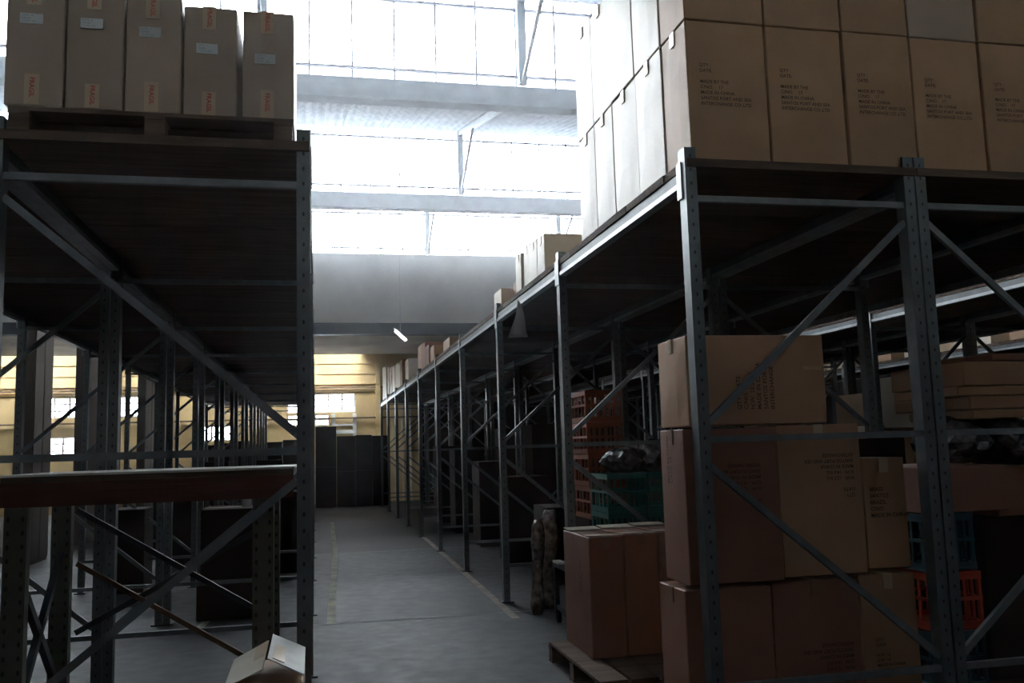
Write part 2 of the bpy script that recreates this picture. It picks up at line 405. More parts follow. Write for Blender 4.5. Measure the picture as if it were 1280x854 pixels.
_bc = {}
def rack(xf, xr, label, ya=Y0, nb=NB, deck_z=3.105, boards=True, first_top=None):
    """xf: side towards its aisle, xr: the other side"""
    r = empty('pallet_rack', ((xf+xr)/2, ya, 0), label, 'pallet rack')
    cx = (xf+xr)/2; s = 1 if xr > xf else -1; pw = .065
    F, Rr = xf-cx, xr-cx; pf, pr = F+s*pw/2, Rr-s*pw/2
    iF, iR = F+s*pw, Rr-s*pw
    lo, hi = min(iF, iR), max(iF, iR)
    for k in range(nb+1):
        y = k*BAY
        for px_ in (pf, pr):
            u = link('upright', chan_mesh(pw, .085, 3.16), M['post'], r, (px_, y+.0425, .012))
            link('foot_plate', boxmesh(.13 if px_ == pf else .10, .14, .012), M['pad'], r, (px_-(0 if px_ == pf else s*.012), y+.0425, 0))
        for z in (2.88, 1.60, .36):
            key = ('st', round(hi-lo, 3))
            link('strut', boxmesh(hi-lo, .03, .034), M['brace'], r, ((lo+hi)/2, y+.03, z))
        for (z0, z1) in ((1.70, 2.80), (1.48, .44)):
            key = ('dg', round(lo, 3), round(hi, 3), z0, s)
            if key not in _bc:
                bm = bmesh.new(); a = Vector((iF, 0, z0)); b = Vector((iR, 0, z1)); c = (a+b)/2
                bbar(bm, a-c, b-c, .036, .026); _bc[key] = (tomesh(bm, 'diag'), c)
            me, c = _bc[key]
            link('diagonal_brace', me, M['brace'], r, (c.x, y+.03, c.z))
    for k in range(nb):
        y = k*BAY
        for side, px_ in ((-1, pf), (1, pr)):
            key = ('beam', s*side)
            if key not in _bc:
                bm = bmesh.new(); L = BAY-.09
                bbox(bm, -.022, .022, 0, L, 2.998, 3.058); e = s*side
                bbox(bm, *( (-.036, .022) if e < 0 else (-.022, .036)), 0, L, 2.968, 2.998)
                # end brackets hooked on the uprights
                for yy in (0, L-.004):
                    bbox(bm, *((-.042, -.034) if e < 0 else (.034, .042)), yy-.05 if yy == 0 else yy-.01, yy+.01 if yy == 0 else yy+.05, 2.90, 3.10)
                bm.faces.ensure_lookup_table()
                for f in bm.faces[:6]: f.material_index = 1
                _bc[key] = tomesh(bm, 'beam'); _bc[key].materials.append(M['beam']); _bc[key].materials.append(M['beam_dark'])
            link('beam', _bc[key], M['beam'], r, (px_, y+.0885, 0))
    if boards:
        nbd = 8*nb; L = nb*BAY+.06; wbd = L/nbd
        for i in range(nbd):
            w_ = wbd - R_.choice((.004, .006, .012))
            me = boxmesh(abs(xr-xf)-.004, round(w_, 3), .045, 0, 'board')
            link('deck_board', me, M['wood'], r, (R_.uniform(-.004, .004), -.02+wbd*(i+.5), 3.0605+R_.uniform(0, .002)))
    return r
rack(1.925, 3.305, 'grey pallet rack lining the right side of the aisle, cartons on top')
rack(3.315, 4.70, 'grey pallet rack back to back behind the one right of the aisle', nb=6) if False else rack(4.70, 3.315, 'grey pallet rack back to back behind the one right of the aisle')
rack(-.02, -1.445, 'grey pallet rack lining the left side of the aisle, taped cartons on top')
rack(-2.82, -1.455, 'grey pallet rack behind the left aisle rack, facing the brown piers')
rack(6.46, 7.82, 'grey pallet rack across the second aisle on the right, pale cartons under it')
rack(9.20, 7.83, 'grey pallet rack backing the one across the second aisle on the right')
rack(11.0, 12.36, 'grey pallet rack farthest right, cartons in sunlight on its deck')

# ------------------------------------------------------------------ cartons
def carton_mesh(sx, sy, sz, seed, bulge=.006, taper=0):
    rr = random.Random(seed); bm = bmesh.new()
    bbox(bm, -sx/2, sx/2, -sy/2, sy/2, 0, sz)
    bmesh.ops.bevel(bm, geom=bm.edges[:], offset=.005, segments=1, affect='EDGES')
    bmesh.ops.subdivide_edges(bm, edges=[e for e in bm.edges if e.calc_length() > .1], cuts=2, use_grid_fill=True)
    for v in bm.verts:
        x, y, z = v.co.x/(sx/2), v.co.y/(sy/2), v.co.z/(sz/2)-1
        fx, fy, fz = 1-x*x, 1-y*y, 1-z*z
        b = bulge*(.4+rr.random()*.5)
        if abs(x) > .97: v.co.x += math.copysign(b*max(0, fy)*max(0, fz), x)
        if abs(y) > .97: v.co.y += math.copysign(b*max(0, fx)*max(0, fz), y)
        v.co.x += .004*z*taper
    # closing slit of the top flaps
    return tomesh(bm, 'carton')
_cm = {}
def carton(x0, x1, y0, y1, z0, z1, label, group=None, m='card', rz=0, text=None, tape='x', seed=None, simple=False, gap=.004, cat='carton', bulge=.006):
    sx, sy, sz = x1-x0-gap, y1-y0-gap, z1-z0-.002
    cx, cy = (x0+x1)/2, (y0+y1)/2
    sd = seed if seed is not None else R_.randrange(4)
    k = (round(sx, 3), round(sy, 3), round(sz, 3), sd, m, bulge)
    if k not in _cm: _cm[k] = carton_mesh(sx, sy, sz, sd, bulge)
    if simple and not text:
        o = link('carton', _cm[k], M[m], None, (cx, cy, z0+.001), (0, 0, rz)); return tag(o, label, cat, group)
    r = empty('carton', (cx, cy, z0+.001), label, cat, group, rz)
    link('body', _cm[k], M[m], r)
    if tape:
        bm = bmesh.new(); tw = .028; e = .0035+bulge*.6
        if tape == 'x':      # runs along X over the top, down the two end faces
            bbox(bm, -sx/2-.003, sx/2+.003, -tw, tw, sz, sz+.0015)
            bbox(bm, -sx/2-e, -sx/2-.001, -tw, tw, sz-.08, sz); bbox(bm, sx/2+.001, sx/2+e, -tw, tw, sz-.08, sz)
        else:
            bbox(bm, -tw, tw, -sy/2-.003, sy/2+.003, sz, sz+.0015)
            bbox(bm, -tw, tw, -sy/2-e, -sy/2-.001, sz-.08, sz); bbox(bm, -tw, tw, sy/2+.001, sy/2+e, sz-.08, sz)
        link('tape', tomesh(bm, 'tape'), M['tape' if m != 'card_red' else 'tape_dark'], r)
    if text:
        for (s, size, tx, tz, ang, ink, face) in text:
            me = text_mesh(s, size, M[ink], 'LEFT', size*.014)
            if face == 'front':
                o = link('printed_text', me, None, r, (tx, -sy/2-bulge-.002, tz), (math.pi/2, ang, 0)); o['kind'] = 'stuff'
            else:
                o = link('printed_text', me, None, r, (-sx/2-bulge-.002, tx, tz), (math.pi/2, ang, -math.pi/2)); o['kind'] = 'stuff'
    return r

# --- right rack: two layers of tall cartons on the deck
T = 'QTY :\nDATE:\n\nMADE BY THE\nC/NO.    17\nMADE IN CHINA\nSANTOS PORT AND SEA\nINTERCHANGE CO.,LTD'
TX = [1.97, 2.45, 2.925, 3.365, 3.825, 4.28, 4.72]; TY = [4.36, 4.71, 5.14, 5.60, 6.00, 6.41]
names = ['at the rack corner', 'second from the rack corner', 'third from the rack corner', 'fourth from the rack corner', 'fifth from the rack corner', 'sixth from the rack corner']
rows = ['front', 'second', 'third', 'fourth', 'rearmost']
for lay, (za, zb, ln) in enumerate(((3.112, 3.90, 'lower'), (3.902, 4.72, 'upper'))):
    for i in range(6):
        w_ = TX[i+1]-TX[i]
        tz = .40 if lay == 0 else .33
        carton(TX[i]+R_.uniform(0, .006), TX[i+1]-R_.uniform(0, .012), TY[0]+R_.uniform(0, .012), TY[1], za, zb,
               'printed carton on the right rack top, %s layer, front row, %s' % (ln, names[i]),
               'tall cartons on top of the right rack', m='card_grey' if (lay == 1 and i == 3) else 'card',
               text=[(T, .027, -w_/2+.075, .42 if lay == 0 else .40, 0, 'ink', 'front')], tape='x', bulge=.009)
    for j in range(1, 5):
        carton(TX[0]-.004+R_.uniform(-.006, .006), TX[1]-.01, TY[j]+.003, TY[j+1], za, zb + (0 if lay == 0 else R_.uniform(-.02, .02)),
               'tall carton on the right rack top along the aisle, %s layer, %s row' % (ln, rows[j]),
               'tall cartons on top of the right rack', m='card_pale', tape='x', bulge=.010)  # glare on the aisle sides put into the colour, paler than the front row
# shorter cartons farther along the same deck
for k, (ya, yb, zt, xa) in enumerate(((7.50, 7.76, 3.47, 1.96), (7.77, 8.06, 3.49, 1.96), (8.07, 8.34, 3.52, 1.97), (8.42, 8.66, 3.50, 1.96))):
    carton(xa, xa+.62, ya, yb, 3.112, zt, 'pale carton in the short row on the right deck, %s from the tall stack' % ['first', 'second', 'third', 'fourth'][k], 'short row of cartons on the right deck', m='card_pale', tape='x')
carton(1.97, 2.4, 9.45, 9.85, 3.112, 3.335, 'low pale carton alone on the right deck past the hanging cloth', m='card_pale', tape='y')
carton(2.1, 2.7, 9.0, 9.4, 3.112, 3.37, 'low brown carton behind the hanging cloth on the right deck', m='card', tape='y')
far = [(13.6, 14.3, 3.33, 'card'), (15.4, 15.9, 3.42, 'card'), (15.95, 16.5, 3.50, 'card_red'), (16.6, 17.2, 3.62, 'card_red'), (17.25, 17.9, 3.66, 'card'),
       (19.6, 20.1, 3.62, 'card_pale'), (20.15, 20.7, 3.66, 'card_pale'), (20.8, 21.4, 3.72, 'card'), (21.5, 22.1, 3.70, 'card_pale'), (22.2, 22.8, 3.78, 'card_pale'), (22.9, 23.5, 3.74, 'card'), (23.6, 24.2, 3.84, 'card_pale'), (24.4, 25.0, 3.9, 'card_pale'), (25.1, 25.7, 3.96, 'card'), (25.8, 26.4, 4.02, 'card_pale'), (26.5, 27.2, 4.1, 'card_pale')]
ordn = ['first', 'second', 'third', 'fourth', 'fifth', 'sixth', 'seventh', 'eighth', 'ninth', 'tenth', 'eleventh', 'twelfth', 'thirteenth', 'fourteenth', 'fifteenth', 'sixteenth', 'seventeenth', 'eighteenth', 'nineteenth', 'twentieth']
for k, (ya, yb, zt, m_) in enumerate(far):
    carton(1.96+R_.uniform(0, .06), 2.5+R_.uniform(0, .3), ya, yb, 3.112, zt, 'far carton on the right rack deck, %s past the hanging cloth' % ordn[k], 'far cartons on the right rack deck', m=m_, tape=None, simple=True)
# hanging cloth tied to the beam
bm = bmesh.new(); rowsn = 9
prev = None
for i in range(rowsn):
    t = i/(rowsn-1); z = 2.95-.36*t; ww = .008+.30*t**.9; sh = .02*math.sin(t*5)
    row = []
    for j in range(7):
        u = j/6; row.append(bm.verts.new((-.035+.02*math.sin(u*9+t*3)*t, -ww*.45+ww*u+sh, z+.03*u*t)))
    if prev:
        for j in range(6): bm.faces.new((prev[j], prev[j+1], row[j+1], row[j]))
    prev = row
me = tomesh(bm, 'cloth', True)
o = link('hanging_cloth', me, M['cloth'], None, (1.84, 7.95, 0), (0, 0, -.9)); md = o.modifiers.new('s', 'SOLIDIFY'); md.thickness = .004
tag(o, 'white cloth scrap hanging from the beam of the right rack', 'cloth')

# --- left rack: pallet with five taped cartons, more cartons behind along the aisle
def pallet(x0, x1, y0, y1, z0, label, h=.125, group=None, along='y'):
    """boards on top, three bearers along, blocks and bottom boards"""
    r = empty('wooden_pallet', ((x0+x1)/2, (y0+y1)/2, z0), label, 'pallet', group)
    sx, sy = x1-x0, y1-y0
    if along == 'y':      # top boards run along Y edge... boards span X, stacked along Y
        n = max(5, int(sy/.15)); st = sy/n
        for i in range(n): link('top_board', boxmesh(sx, round(st*.82, 3), .02, 0, 'pal'), M['wood_pallet'], r, (0, -sy/2+st*(i+.5), h-.02))
        for xx in (-sx/2+.05, 0, sx/2-.05):
            link('bearer_board', boxmesh(.09, sy-.002, .018, 0, 'pal'), M['wood_pallet'], r, (xx, 0, h-.0385))
            link('bottom_board', boxmesh(.09, sy-.002, .018, 0, 'pal'), M['wood_pallet'], r, (xx, 0, 0))
            for yy in (-sy/2+.06, 0, sy/2-.06): link('block', boxmesh(.09, .11, round(h-.0575, 4), 0, 'pal'), M['wood_pallet'], r, (xx, yy, .0185))
    else:
        n = 5; st = sx/n
        for i in range(n): link('top_board', boxmesh(round(st*.9, 3), sy, .02, 0, 'pal'), M['wood_pallet'], r, (-sx/2+st*(i+.5), 0, h-.02))
        for yy in (-sy/2+.05, 0, sy/2-.05):
            link('bearer_board', boxmesh(sx-.002, .09, .018, 0, 'pal'), M['wood_pallet'], r, (0, yy, h-.0385))
            link('bottom_board', boxmesh(sx-.002, .09, .018, 0, 'pal'), M['wood_pallet'], r, (0, yy, 0))
            for xx in (-sx/2+.06, 0, sx/2-.06): link('block', boxmesh(.11, .09, round(h-.0575, 4), 0, 'pal'), M['wood_pallet'], r, (xx, yy, .0185))
    return r
pallet(-1.375, -.10, 4.36, 5.20, 3.107, 'wooden pallet on the left rack deck under the five taped cartons', h=.123)
LX = [-1.395, -1.14, -.882, -.625, -.352, -.345, -.095]
lx = [(-1.395, -1.142), (-1.138, -.884), (-.880, -.624), (-.618, -.368), (-.345, -.097)]
wht = [(.64, .16), (.66, .14), (.60, .13), (.53, .12), (.47, .12)]
for i, (a, b) in enumerate(lx):
    zt = [3.84, 3.84, 3.82, 3.79, 3.79][i]
    r = carton(a, b, 4.37+.01*i, 5.15, 3.232, zt, 'white-labelled carton on the left rack pallet, %s' % ['leftmost of five', 'second of five from the left', 'middle of five', 'fourth of five, left of the gap', 'rightmost of five, at the aisle'][i],
               'taped cartons on the left rack pallet', m='card_grey', tape=None, bulge=.005, seed=i)
    sy = 5.15-4.37-.01*i; h = zt-3.232; f = -sy/2-.0065
    box('shipping_label', M['paper'], -.02-.045, -.02+.055, f-.003, f, h-.215-.03*(i > 2)-.03*(i == 4), h-.165-.03*(i > 2)-.03*(i == 4), parent=r)
    me = text_mesh('LOTE  %s\nCAIXA\n12 PCS  KG' % '28 41 17 36 52'.split()[i], .012, M['ink_grey']); link('label_text', me, None, r, (-.055, f-.0045, h-.19-.03*(i > 2)-.03*(i == 4)), (math.pi/2, 0, 0))
    tx = -.005
    box('tape_strip', M['paper_tape'], tx-.032, tx+.032, f-.002, f+.001, .004, .15-.03*(i in (1, 3)), parent=r)
    box('tape_strip', M['paper_tape'], tx-.032, tx+.032, f-.002, f+.001, h-.12, h-.004, parent=r)
    me = text_mesh('FRAGIL', .030, M['ink_red'], 'CENTER', .0006)
    link('red_print', me, None, r, (tx, f-.0035, .085-.02*(i in (1, 3))), (math.pi/2, math.pi/2, 0))
    link('red_print', me, None, r, (tx, f-.0035, h-.062), (math.pi/2, math.pi/2, 0))
for k, (ya, yb, zt) in enumerate(((7.2, 7.8, 4.0), (7.85, 8.45, 4.05), (9.0, 9.6, 4.3), (9.65, 10.25, 4.32), (10.3, 10.9, 4.3), (11.4, 12.0, 3.9), (12.1, 12.7, 3.95), (13.2, 13.9, 3.8), (14.4, 15.1, 3.7), (16.0, 16.8, 3.8))):
    carton(-.62, -.055+.02*(k % 2), ya, yb, 3.112, zt, 'tall carton on the left rack deck edge, %s behind the taped five' % ordn[k], 'cartons along the left deck edge', m='card_pale', tape=None, simple=True)

# --- near right bay: pallet with three rows of cartons
pallet(1.80, 3.24, 4.46, 5.45, 0, 'wooden pallet on the floor under the three-row carton stack', h=.14)
B1 = 'QTY :\nDATE:\n\nN.W.  12.5 KG\nG.W.  14.0 KG\nMADE IN CHINA\nSANTOS PORT AND SEA\nINTERCHANGE'
B2 = 'BRASS\nSANTOS\nBRAZIL\nC/NO.\nMADE IN CHINA'
D0, D1 = 4.50, 4.86
carton(1.865, 2.355, D0, D1, .142, .842, 'bottom left reddish carton of the three-row stack, behind the rack post', 'cartons in the three-row stack', m='card_red', tape='x')
carton(2.36, 2.875, D0+.01, D1, .142, .852, 'bottom middle carton of the three-row stack, print upside down', 'cartons in the three-row stack', m='card_red', tape='y',
       text=[(B1, .027, .20, .26, math.pi, 'ink', 'front')])
carton(2.88, 3.225, D0+.01, D1, .142, .862, 'bottom right carton of the three-row stack, beside the double posts', 'cartons in the three-row stack', m='card_low', tape='y',
       text=[('QTY :\nDATE:\n\nN.W. 12\nG.W. 14\nMADE IN CHINA\nSANTOS PORT\nC/NO.', .023, -.10, .28, 0, 'ink', 'front')])
carton(1.89, 2.43, D0-.02, D1-.05, .866, 1.676, 'tall middle-row carton at the aisle corner, brown tape on its side', 'cartons in the three-row stack', m='card_red', tape='x',
       text=[(B1, .027, .16, .50, math.pi, 'ink', 'front'), ('MADE IN CHINA\nC/NO. 17', .035, .02, .52, -math.pi/2, 'ink', 'side')])
carton(2.435, 2.94, D0, D1, .874, 1.684, 'tall middle-row carton in the centre with upside-down print block', 'cartons in the three-row stack', m='card_low', tape='y',
       text=[(B1, .027, .20, .53, math.pi, 'ink', 'front')])
carton(2.965, 3.235, D0+.04, D1+.02, .884, 1.49, 'shorter middle-row carton on the right printed with a port name', 'cartons in the three-row stack', m='card_low', tape='y',
       text=[(B2, .031, -.10, .36, 0, 'ink', 'front')])
carton(1.93, 2.745, D0-.02, D1+.02, 1.69, 2.175, 'wide top carton of the three-row stack with sideways print', 'cartons in the three-row stack', m='card_low', tape='x', bulge=.012,
       text=[('QTY : DATE:\nC/NO.  17\nN.W. 12.5 KG\nMADE IN CHINA\nSANTOS PORT\nINTERCHANGE', .034, -.02, .08, -math.pi/2, 'ink', 'front'), ('FRAGILE', .03, .27, .30, 0, 'tape', 'front')])

# --- second pallet with tall slim cartons, sticking out into the aisle
pallet(1.72, 2.76, 5.60, 6.86, 0, 'wooden pallet jutting into the aisle under the slim cartons', h=.138, along='x')
for i in range(3):
    x0 = 1.862+.262*i
    r = carton(x0, x0+.255, 6.17+.012*(i == 1), 6.84, .14, .965+.006*i, 'slim reddish carton on the jutting pallet, %s' % ['leftmost, at the aisle', 'in the middle', 'right, behind the tall stack'][i], 'slim cartons on the jutting pallet', m='card_red', tape='y',
           text=[('C/NO. 17\nMADE IN CHINA\nN.W. 8 KG', .030, -.12, .42, -math.pi/2, 'ink', 'side')] if i == 0 else None)
    for s_ in (-1, 1):
        bm = bmesh.new(); bbox(bm, -.125, .125, -.001, .155, .006, .011)
        fl = link('flap', tomesh(bm, 'flap'), M['card_pale'], r, (0, -.325 if s_ < 0 else .325-.155, .825+.006*i), (math.radians(-3 if s_ < 0 else 3), 0, 0))

# --- open carton in the left foreground on a dolly of stacked carton
cart = carton(-.345, -.045, 3.72, 4.20, .30, .72, 'small open carton with raised flaps at the foot of the left post', None, m='card', tape=None)
def flap(p, pts, m, t=.004, name='flap'):
    bm = bmesh.new(); vs = [bm.verts.new(q) for q in pts]; bm.faces.new(vs)
    o = link(name, tomesh(bm, name), M[m], p); md = o.modifiers.new('s', 'SOLIDIFY'); md.thickness = t; return o
flap(cart, [(-.15, -.24, .425), (-.006, -.24, .485), (-.006, .24, .500), (-.15, .24, .43)], 'card_pale')
flap(cart, [(.012, -.22, .520), (.15, -.245, .455), (.15, .235, .46), (.012, .24, .525)], 'white_edge')
flap(cart, [(-.148, -.235, .42), (.148, -.235, .42), (.14, -.12, .40), (-.14, -.12, .40)], 'card_in')
flap(cart, [(-.055, -.1, .4675), (-.01, -.1, .4865), (-.01, .2, .502), (-.055, .2, .483)], 'tape', .003, 'tape')
flap(cart, [(.03, -.20, .516), (.075, -.20, .495), (.075, .05, .499), (.03, .05, .519)], 'tape', .003, 'tape')
carton(-.36, -.03, 3.70, 4.22, .0, .298, 'flat brown carton on the floor under the open one', m='card', tape='x')

# ------------------------------------------------------------------ bench of slotted uprights inside the left rack
b = empty('workbench', (-.76, 4.85, 0), 'low timber-topped bench of slotted uprights inside the near left bay', 'workbench')
def rel(x0, x1, y0, y1): return x0+.76, x1+.76, y0-4.85, y1-4.85
for (x, y) in ((-1.30, 4.47), (-.24, 4.47), (-1.30, 5.22), (-.24, 5.22)):
    link('leg', chan_mesh(.095, .06, 1.40), M['slot'], b, (x+.76, y-4.85, 0))
for i in range(5):
    x0, x1, y0, y1 = rel(-1.355, -.10, 4.40+i*.18, 4.40+i*.18+.176); box('top_board', M['wood'], x0, x1, y0, y1, 1.505, 1.535, parent=b)
x0, x1, y0, y1 = rel(-1.36, -.10, 4.385, 4.399); box('fascia_board', M['wood_red'], x0, x1, y0, y1, 1.405, 1.51, parent=b)
x0, x1, y0, y1 = rel(-1.34, -.12, 4.41, 4.46); box('rail', M['wood_red'], x0, x1, y0-.0, y1-.03, 1.402, 1.503, parent=b)
x0, x1, y0, y1 = rel(-1.36, -.095, 4.39, 5.30); o = box('top_sheet', M['white_edge'], x0, x1, y0, y1, 1.536, 1.546, parent=b); o['label'] = 'pale worn laminate sheet'
for (a, c) in (((-1.30, 4.50, 1.10), (-1.30, 5.20, .45)), ((-1.30, 4.50, .45), (-1.30, 5.20, 1.12))):
    a = Vector(a)-Vector((-.76, 4.85, 0)); c = Vector(c)-Vector((-.76, 4.85, 0)); bar('cross_brace', M['pad'], a, c, .04, .03, parent=b, up=Vector((1, 0, 0)))
bar('diagonal_brace', M['pad'], (-1.24+.76, .41, 1.34), (-.29+.76, .41, .75), .028, .02, parent=b)
bar('diagonal_brace', M['brownbar'], (-1.24+.76, .43, 1.06), (-.32+.76, .43, .48), .026, .02, parent=b)
bar('diagonal_brace', M['pad'], (-1.24+.76, .44, .70), (-.29+.76, .44, 1.20), .03, .02, parent=b)

# ------------------------------------------------------------------ crates, bundles and odds behind the right aisle posts
def crate(x, y, z, sx, sy, sz, m, label, group=None, rz=0, tilt=0):
    r = empty('plastic_crate', (x, y, z), label, 'crate', group, rz); r.rotation_euler = (0, tilt, rz)
    bm = bmesh.new(); t = .012
    bbox(bm, -sx/2, sx/2, -sy/2, sy/2, .0, .015)
    for zz, hh in ((.0155, .03), (sz*.5, .02), (sz-.045, .045)):
        bbox(bm, -sx/2, sx/2, -sy/2, -sy/2+t, zz, zz+hh); bbox(bm, -sx/2, sx/2, sy/2-t, sy/2, zz, zz+hh)
        bbox(bm, -sx/2, -sx/2+t, -sy/2+t, sy/2-t, zz, zz+hh); bbox(bm, sx/2-t, sx/2, -sy/2+t, sy/2-t, zz, zz+hh)
    link('frame', tomesh(bm, 'crate_frame'), M[m], r)
    bm = bmesh.new(); n = 6
    for i in range(n+1):
        xx = -sx/2+.012+(sx-.024)*i/n
        for yy in (-sy/2+t/2, sy/2-t/2): bbox(bm, xx-.009, xx+.009, yy-.004, yy+.004, .02, sz-.02)
    for i in range(n-1):
        yy = -sy/2+.03+(sy-.06)*i/(n-2)
        for xx in (-sx/2+t/2, sx/2-t/2): bbox(bm, xx-.004, xx+.004, yy-.009, yy+.009, .02, sz-.02)
    link('side_ribs', tomesh(bm, 'ribs'), M[m], r)
    return r
lv = ['on the floor', 'second up', 'third up', 'topmost']
for c_, x in enumerate((2.52, 2.90)):
    for k in range(4):
        crate(x+.11, 7.75, .02+k*.335, .36, .5, .33, 'teal', 'dark green crate, %s stack behind the slim cartons, %s' % (['left', 'right'][c_], lv[k]), 'dark green crates behind the slim cartons')
for k in range(4):
    crate(2.66, 8.35+.02*k, .93+k*.3, .36, .5, .295, 'orange', 'orange crate in the column beside the green crates, %s' % ['lowest orange', 'second orange up', 'third orange up', 'topmost orange'][k], 'orange crates beside the green crates')
for k in range(2):
    crate(3.1, 8.45, .93+k*.2, .42, .4, .195, 'orange', 'orange crate half hidden behind the green crates, %s' % ['lower', 'upper'][k], 'half hidden orange crates')
carton(2.46, 3.3, 8.12, 8.75, .01, .925, 'dark chest-high carton carrying the orange crates', m='card_dark', tape=None)
def blob(name, m, c, r, seed, label=None, cat=None, sub=3, amp=.18, parent=None, group=None):
    bm = bmesh.new(); bmesh.ops.create_icosphere(bm, subdivisions=sub, radius=1)
    rr = random.Random(seed); ph = [rr.uniform(0, 6) for _ in range(6)]
    for v in bm.verts:
        p = v.co; n = math.sin(p.x*4+ph[0])*math.sin(p.y*5+ph[1])+math.sin(p.z*6+ph[2])*math.cos(p.x*5+ph[3])+.5*math.sin(p.z*13+p.x*11+ph[4])+.4*math.sin(p.y*17+ph[5])
        q = p*(1+amp*n*.5); v.co = Vector((q.x*r[0], q.y*r[1], max(-r[2]*.78, q.z*r[2])))
    o = link(name, tomesh(bm, name, False), m, parent, (c[0], c[1], c[2]+r[2]*.78))
    if label: tag(o, label, cat, group)
    return o
blob('wrapped_bundle', M['film'], (2.68, 7.72, 1.358), (.20, .2, .13), 1, 'shiny plastic-wrapped bundle on the left green crate stack', 'bundle')
blob('wrapped_bundle', M['film'], (2.98, 7.72, 1.358), (.19, .2, .16), 2, 'larger plastic-wrapped bundle on the right green crate stack', 'bundle')
def roll(x, y, h, r, lean, label, seed):
    bm = bmesh.new(); n = 14; k = 14; rr = random.Random(seed); rings = []
    for i in range(k):
        t = i/(k-1); rad = r*(1+.18*math.sin(t*9+seed))*(1 if .04 < t < .96 else .72)
        rings.append([bm.verts.new((lean*t+rad*math.cos(2*math.pi*j/n)*(1+.12*rr.random()), rad*math.sin(2*math.pi*j/n)*(1+.12*rr.random()), h*t)) for j in range(n)])
    for i in range(k-1):
        for j in range(n): bm.faces.new((rings[i][j], rings[i][(j+1) % n], rings[i+1][(j+1) % n], rings[i+1][j]))
    bm.faces.new(rings[-1]); bm.faces.new(rings[0][::-1])
    o = link('wrapped_roll', tomesh(bm, 'roll', True), M['film_brown'], None, (x, y, .0)); tag(o, label, 'roll', 'wrapped rolls leaning by the aisle')
roll(2.10, 8.75, .90, .055, .03, 'thin plastic-wrapped roll standing nearest the aisle', 1)
roll(2.26, 9.02, .97, .085, .06, 'thicker plastic-wrapped roll standing behind the thin one', 2)
t_ = empty('hand_truck', (2.42, 8.0, 0), 'low dark hand truck beside the slim cartons with a bright edge', 'hand truck')
box('platform', M['pad'], -.26, .0, -.35, .35, .50, .54, parent=t_); 
for ya_, yb_ in ((-.33, -.27), (.27, .33)): box('side_frame', M['pad'], -.26, -.22, ya_, yb_, .08, .50, parent=t_)
box('cross_bar', M['pad'], -.25, -.23, -.27, .27, .12, .16, parent=t_)
box('edge_plate', M['white_edge'], -.27, -.2, .10, .30, .542, .56, parent=t_)
for yy in (-.25, .25):
    bm = bmesh.new(); bmesh.ops.create_cone(bm, cap_ends=True, segments=16, radius1=.05, radius2=.05, depth=.03, matrix=Matrix.Rotation(math.pi/2, 4, 'Y'))
    link('wheel', tomesh(bm, 'wheel'), M['dark'], t_, (-.24, yy, .05))

# --- goods in the right bays beyond the double posts
carton(3.95, 4.66, 4.85, 5.55, .142, 1.10, 'large dark carton on the pallet right of the double posts', m='card_dark', tape='y')
pallet(3.42, 4.68, 4.75, 5.75, 0, 'wooden pallet in the bay right of the double posts', h=.14)
crate(3.64, 4.95, .142, .36, .44, .33, 'bluecrate', 'blue-green crate on the pallet right of the double posts, under the red one')
crate(3.66, 4.95, .475, .34, .42, .33, 'orange_red', 'red-orange crate standing between two blue-green crates')
crate(3.64, 4.95, .815, .34, .42, .33, 'bluecrate', 'blue-green crate on top of the red-orange crate')
carton(3.46, 4.05, 4.72, 5.5, 1.15, 1.42, 'brown carton with pale top strip right of the double posts', m='card_red', tape='x')
carton(4.04, 4.68, 4.80, 5.5, 1.105, 1.40, 'brown carton with open flap beside the strip-topped one', m='card_red', tape='y')
box('shipping_label', M['paper'], 0, .001, 0, .001, 0, .001) if False else None
for k, (a, b_, z, h, m_, rz) in enumerate(((3.92, 4.5, 1.76, .08, 'card_low', .05), (3.9, 4.45, 1.842, .06, 'card', -.06), (3.90, 4.66, 1.904, .15, 'card_low', .03), (4.0, 4.4, 1.70, .055, 'card', -.08), (4.10, 4.68, 2.056, .05, 'card_red', .05))):
    carton(a, b_, 4.85, 5.55, z, z+h, 'flattened carton in the heap on the film bundles, %s' % ['second up', 'in the middle', 'the thickest', 'lowest', 'topmost and reddish'][k], 'flattened cartons right of the double posts', m=m_, tape=None, rz=rz, simple=True)
blob('wrapped_bundle', M['film'], (4.02, 5.15, 1.425), (.17, .28, .17), 5, 'dark film-wrapped bundle under the flattened cartons, left', 'bundle')
blob('wrapped_bundle', M['film'], (4.42, 5.15, 1.405), (.20, .30, .18), 6, 'dark film-wrapped bundle under the flattened cartons, right', 'bundle')
# bay behind the three-row stack
carton(3.42, 4.30, 6.0, 6.7, .01, 1.60, 'dark carton in the bay behind the double posts, pale panel on it', m='card_dark', tape=None)
pn = box('panel_board', M['white_edge'], 3.40, 4.28, 5.98, 6.6, 1.602, 1.632, rot=(0, 0, .04)); tag(pn, 'pale flat panel lying on the dark carton behind the double posts', 'panel')
carton(2.95, 3.25, 5.0, 5.44, .142, 1.30, 'upright carton hidden behind the three-row stack', m='card', tape=None, simple=True) if False else None
carton(3.45, 4.6, 7.3, 8.3, .01, 1.25, 'big brown carton deep in the bay past the second posts', m='card_red', tape='y')
tube = carton(3.40, 4.2, 6.1, 6.7, 1.44, 1.50, 'pale flat panel box lying behind the three-row stack', m='white_edge', tape=None, simple=True) if False else None
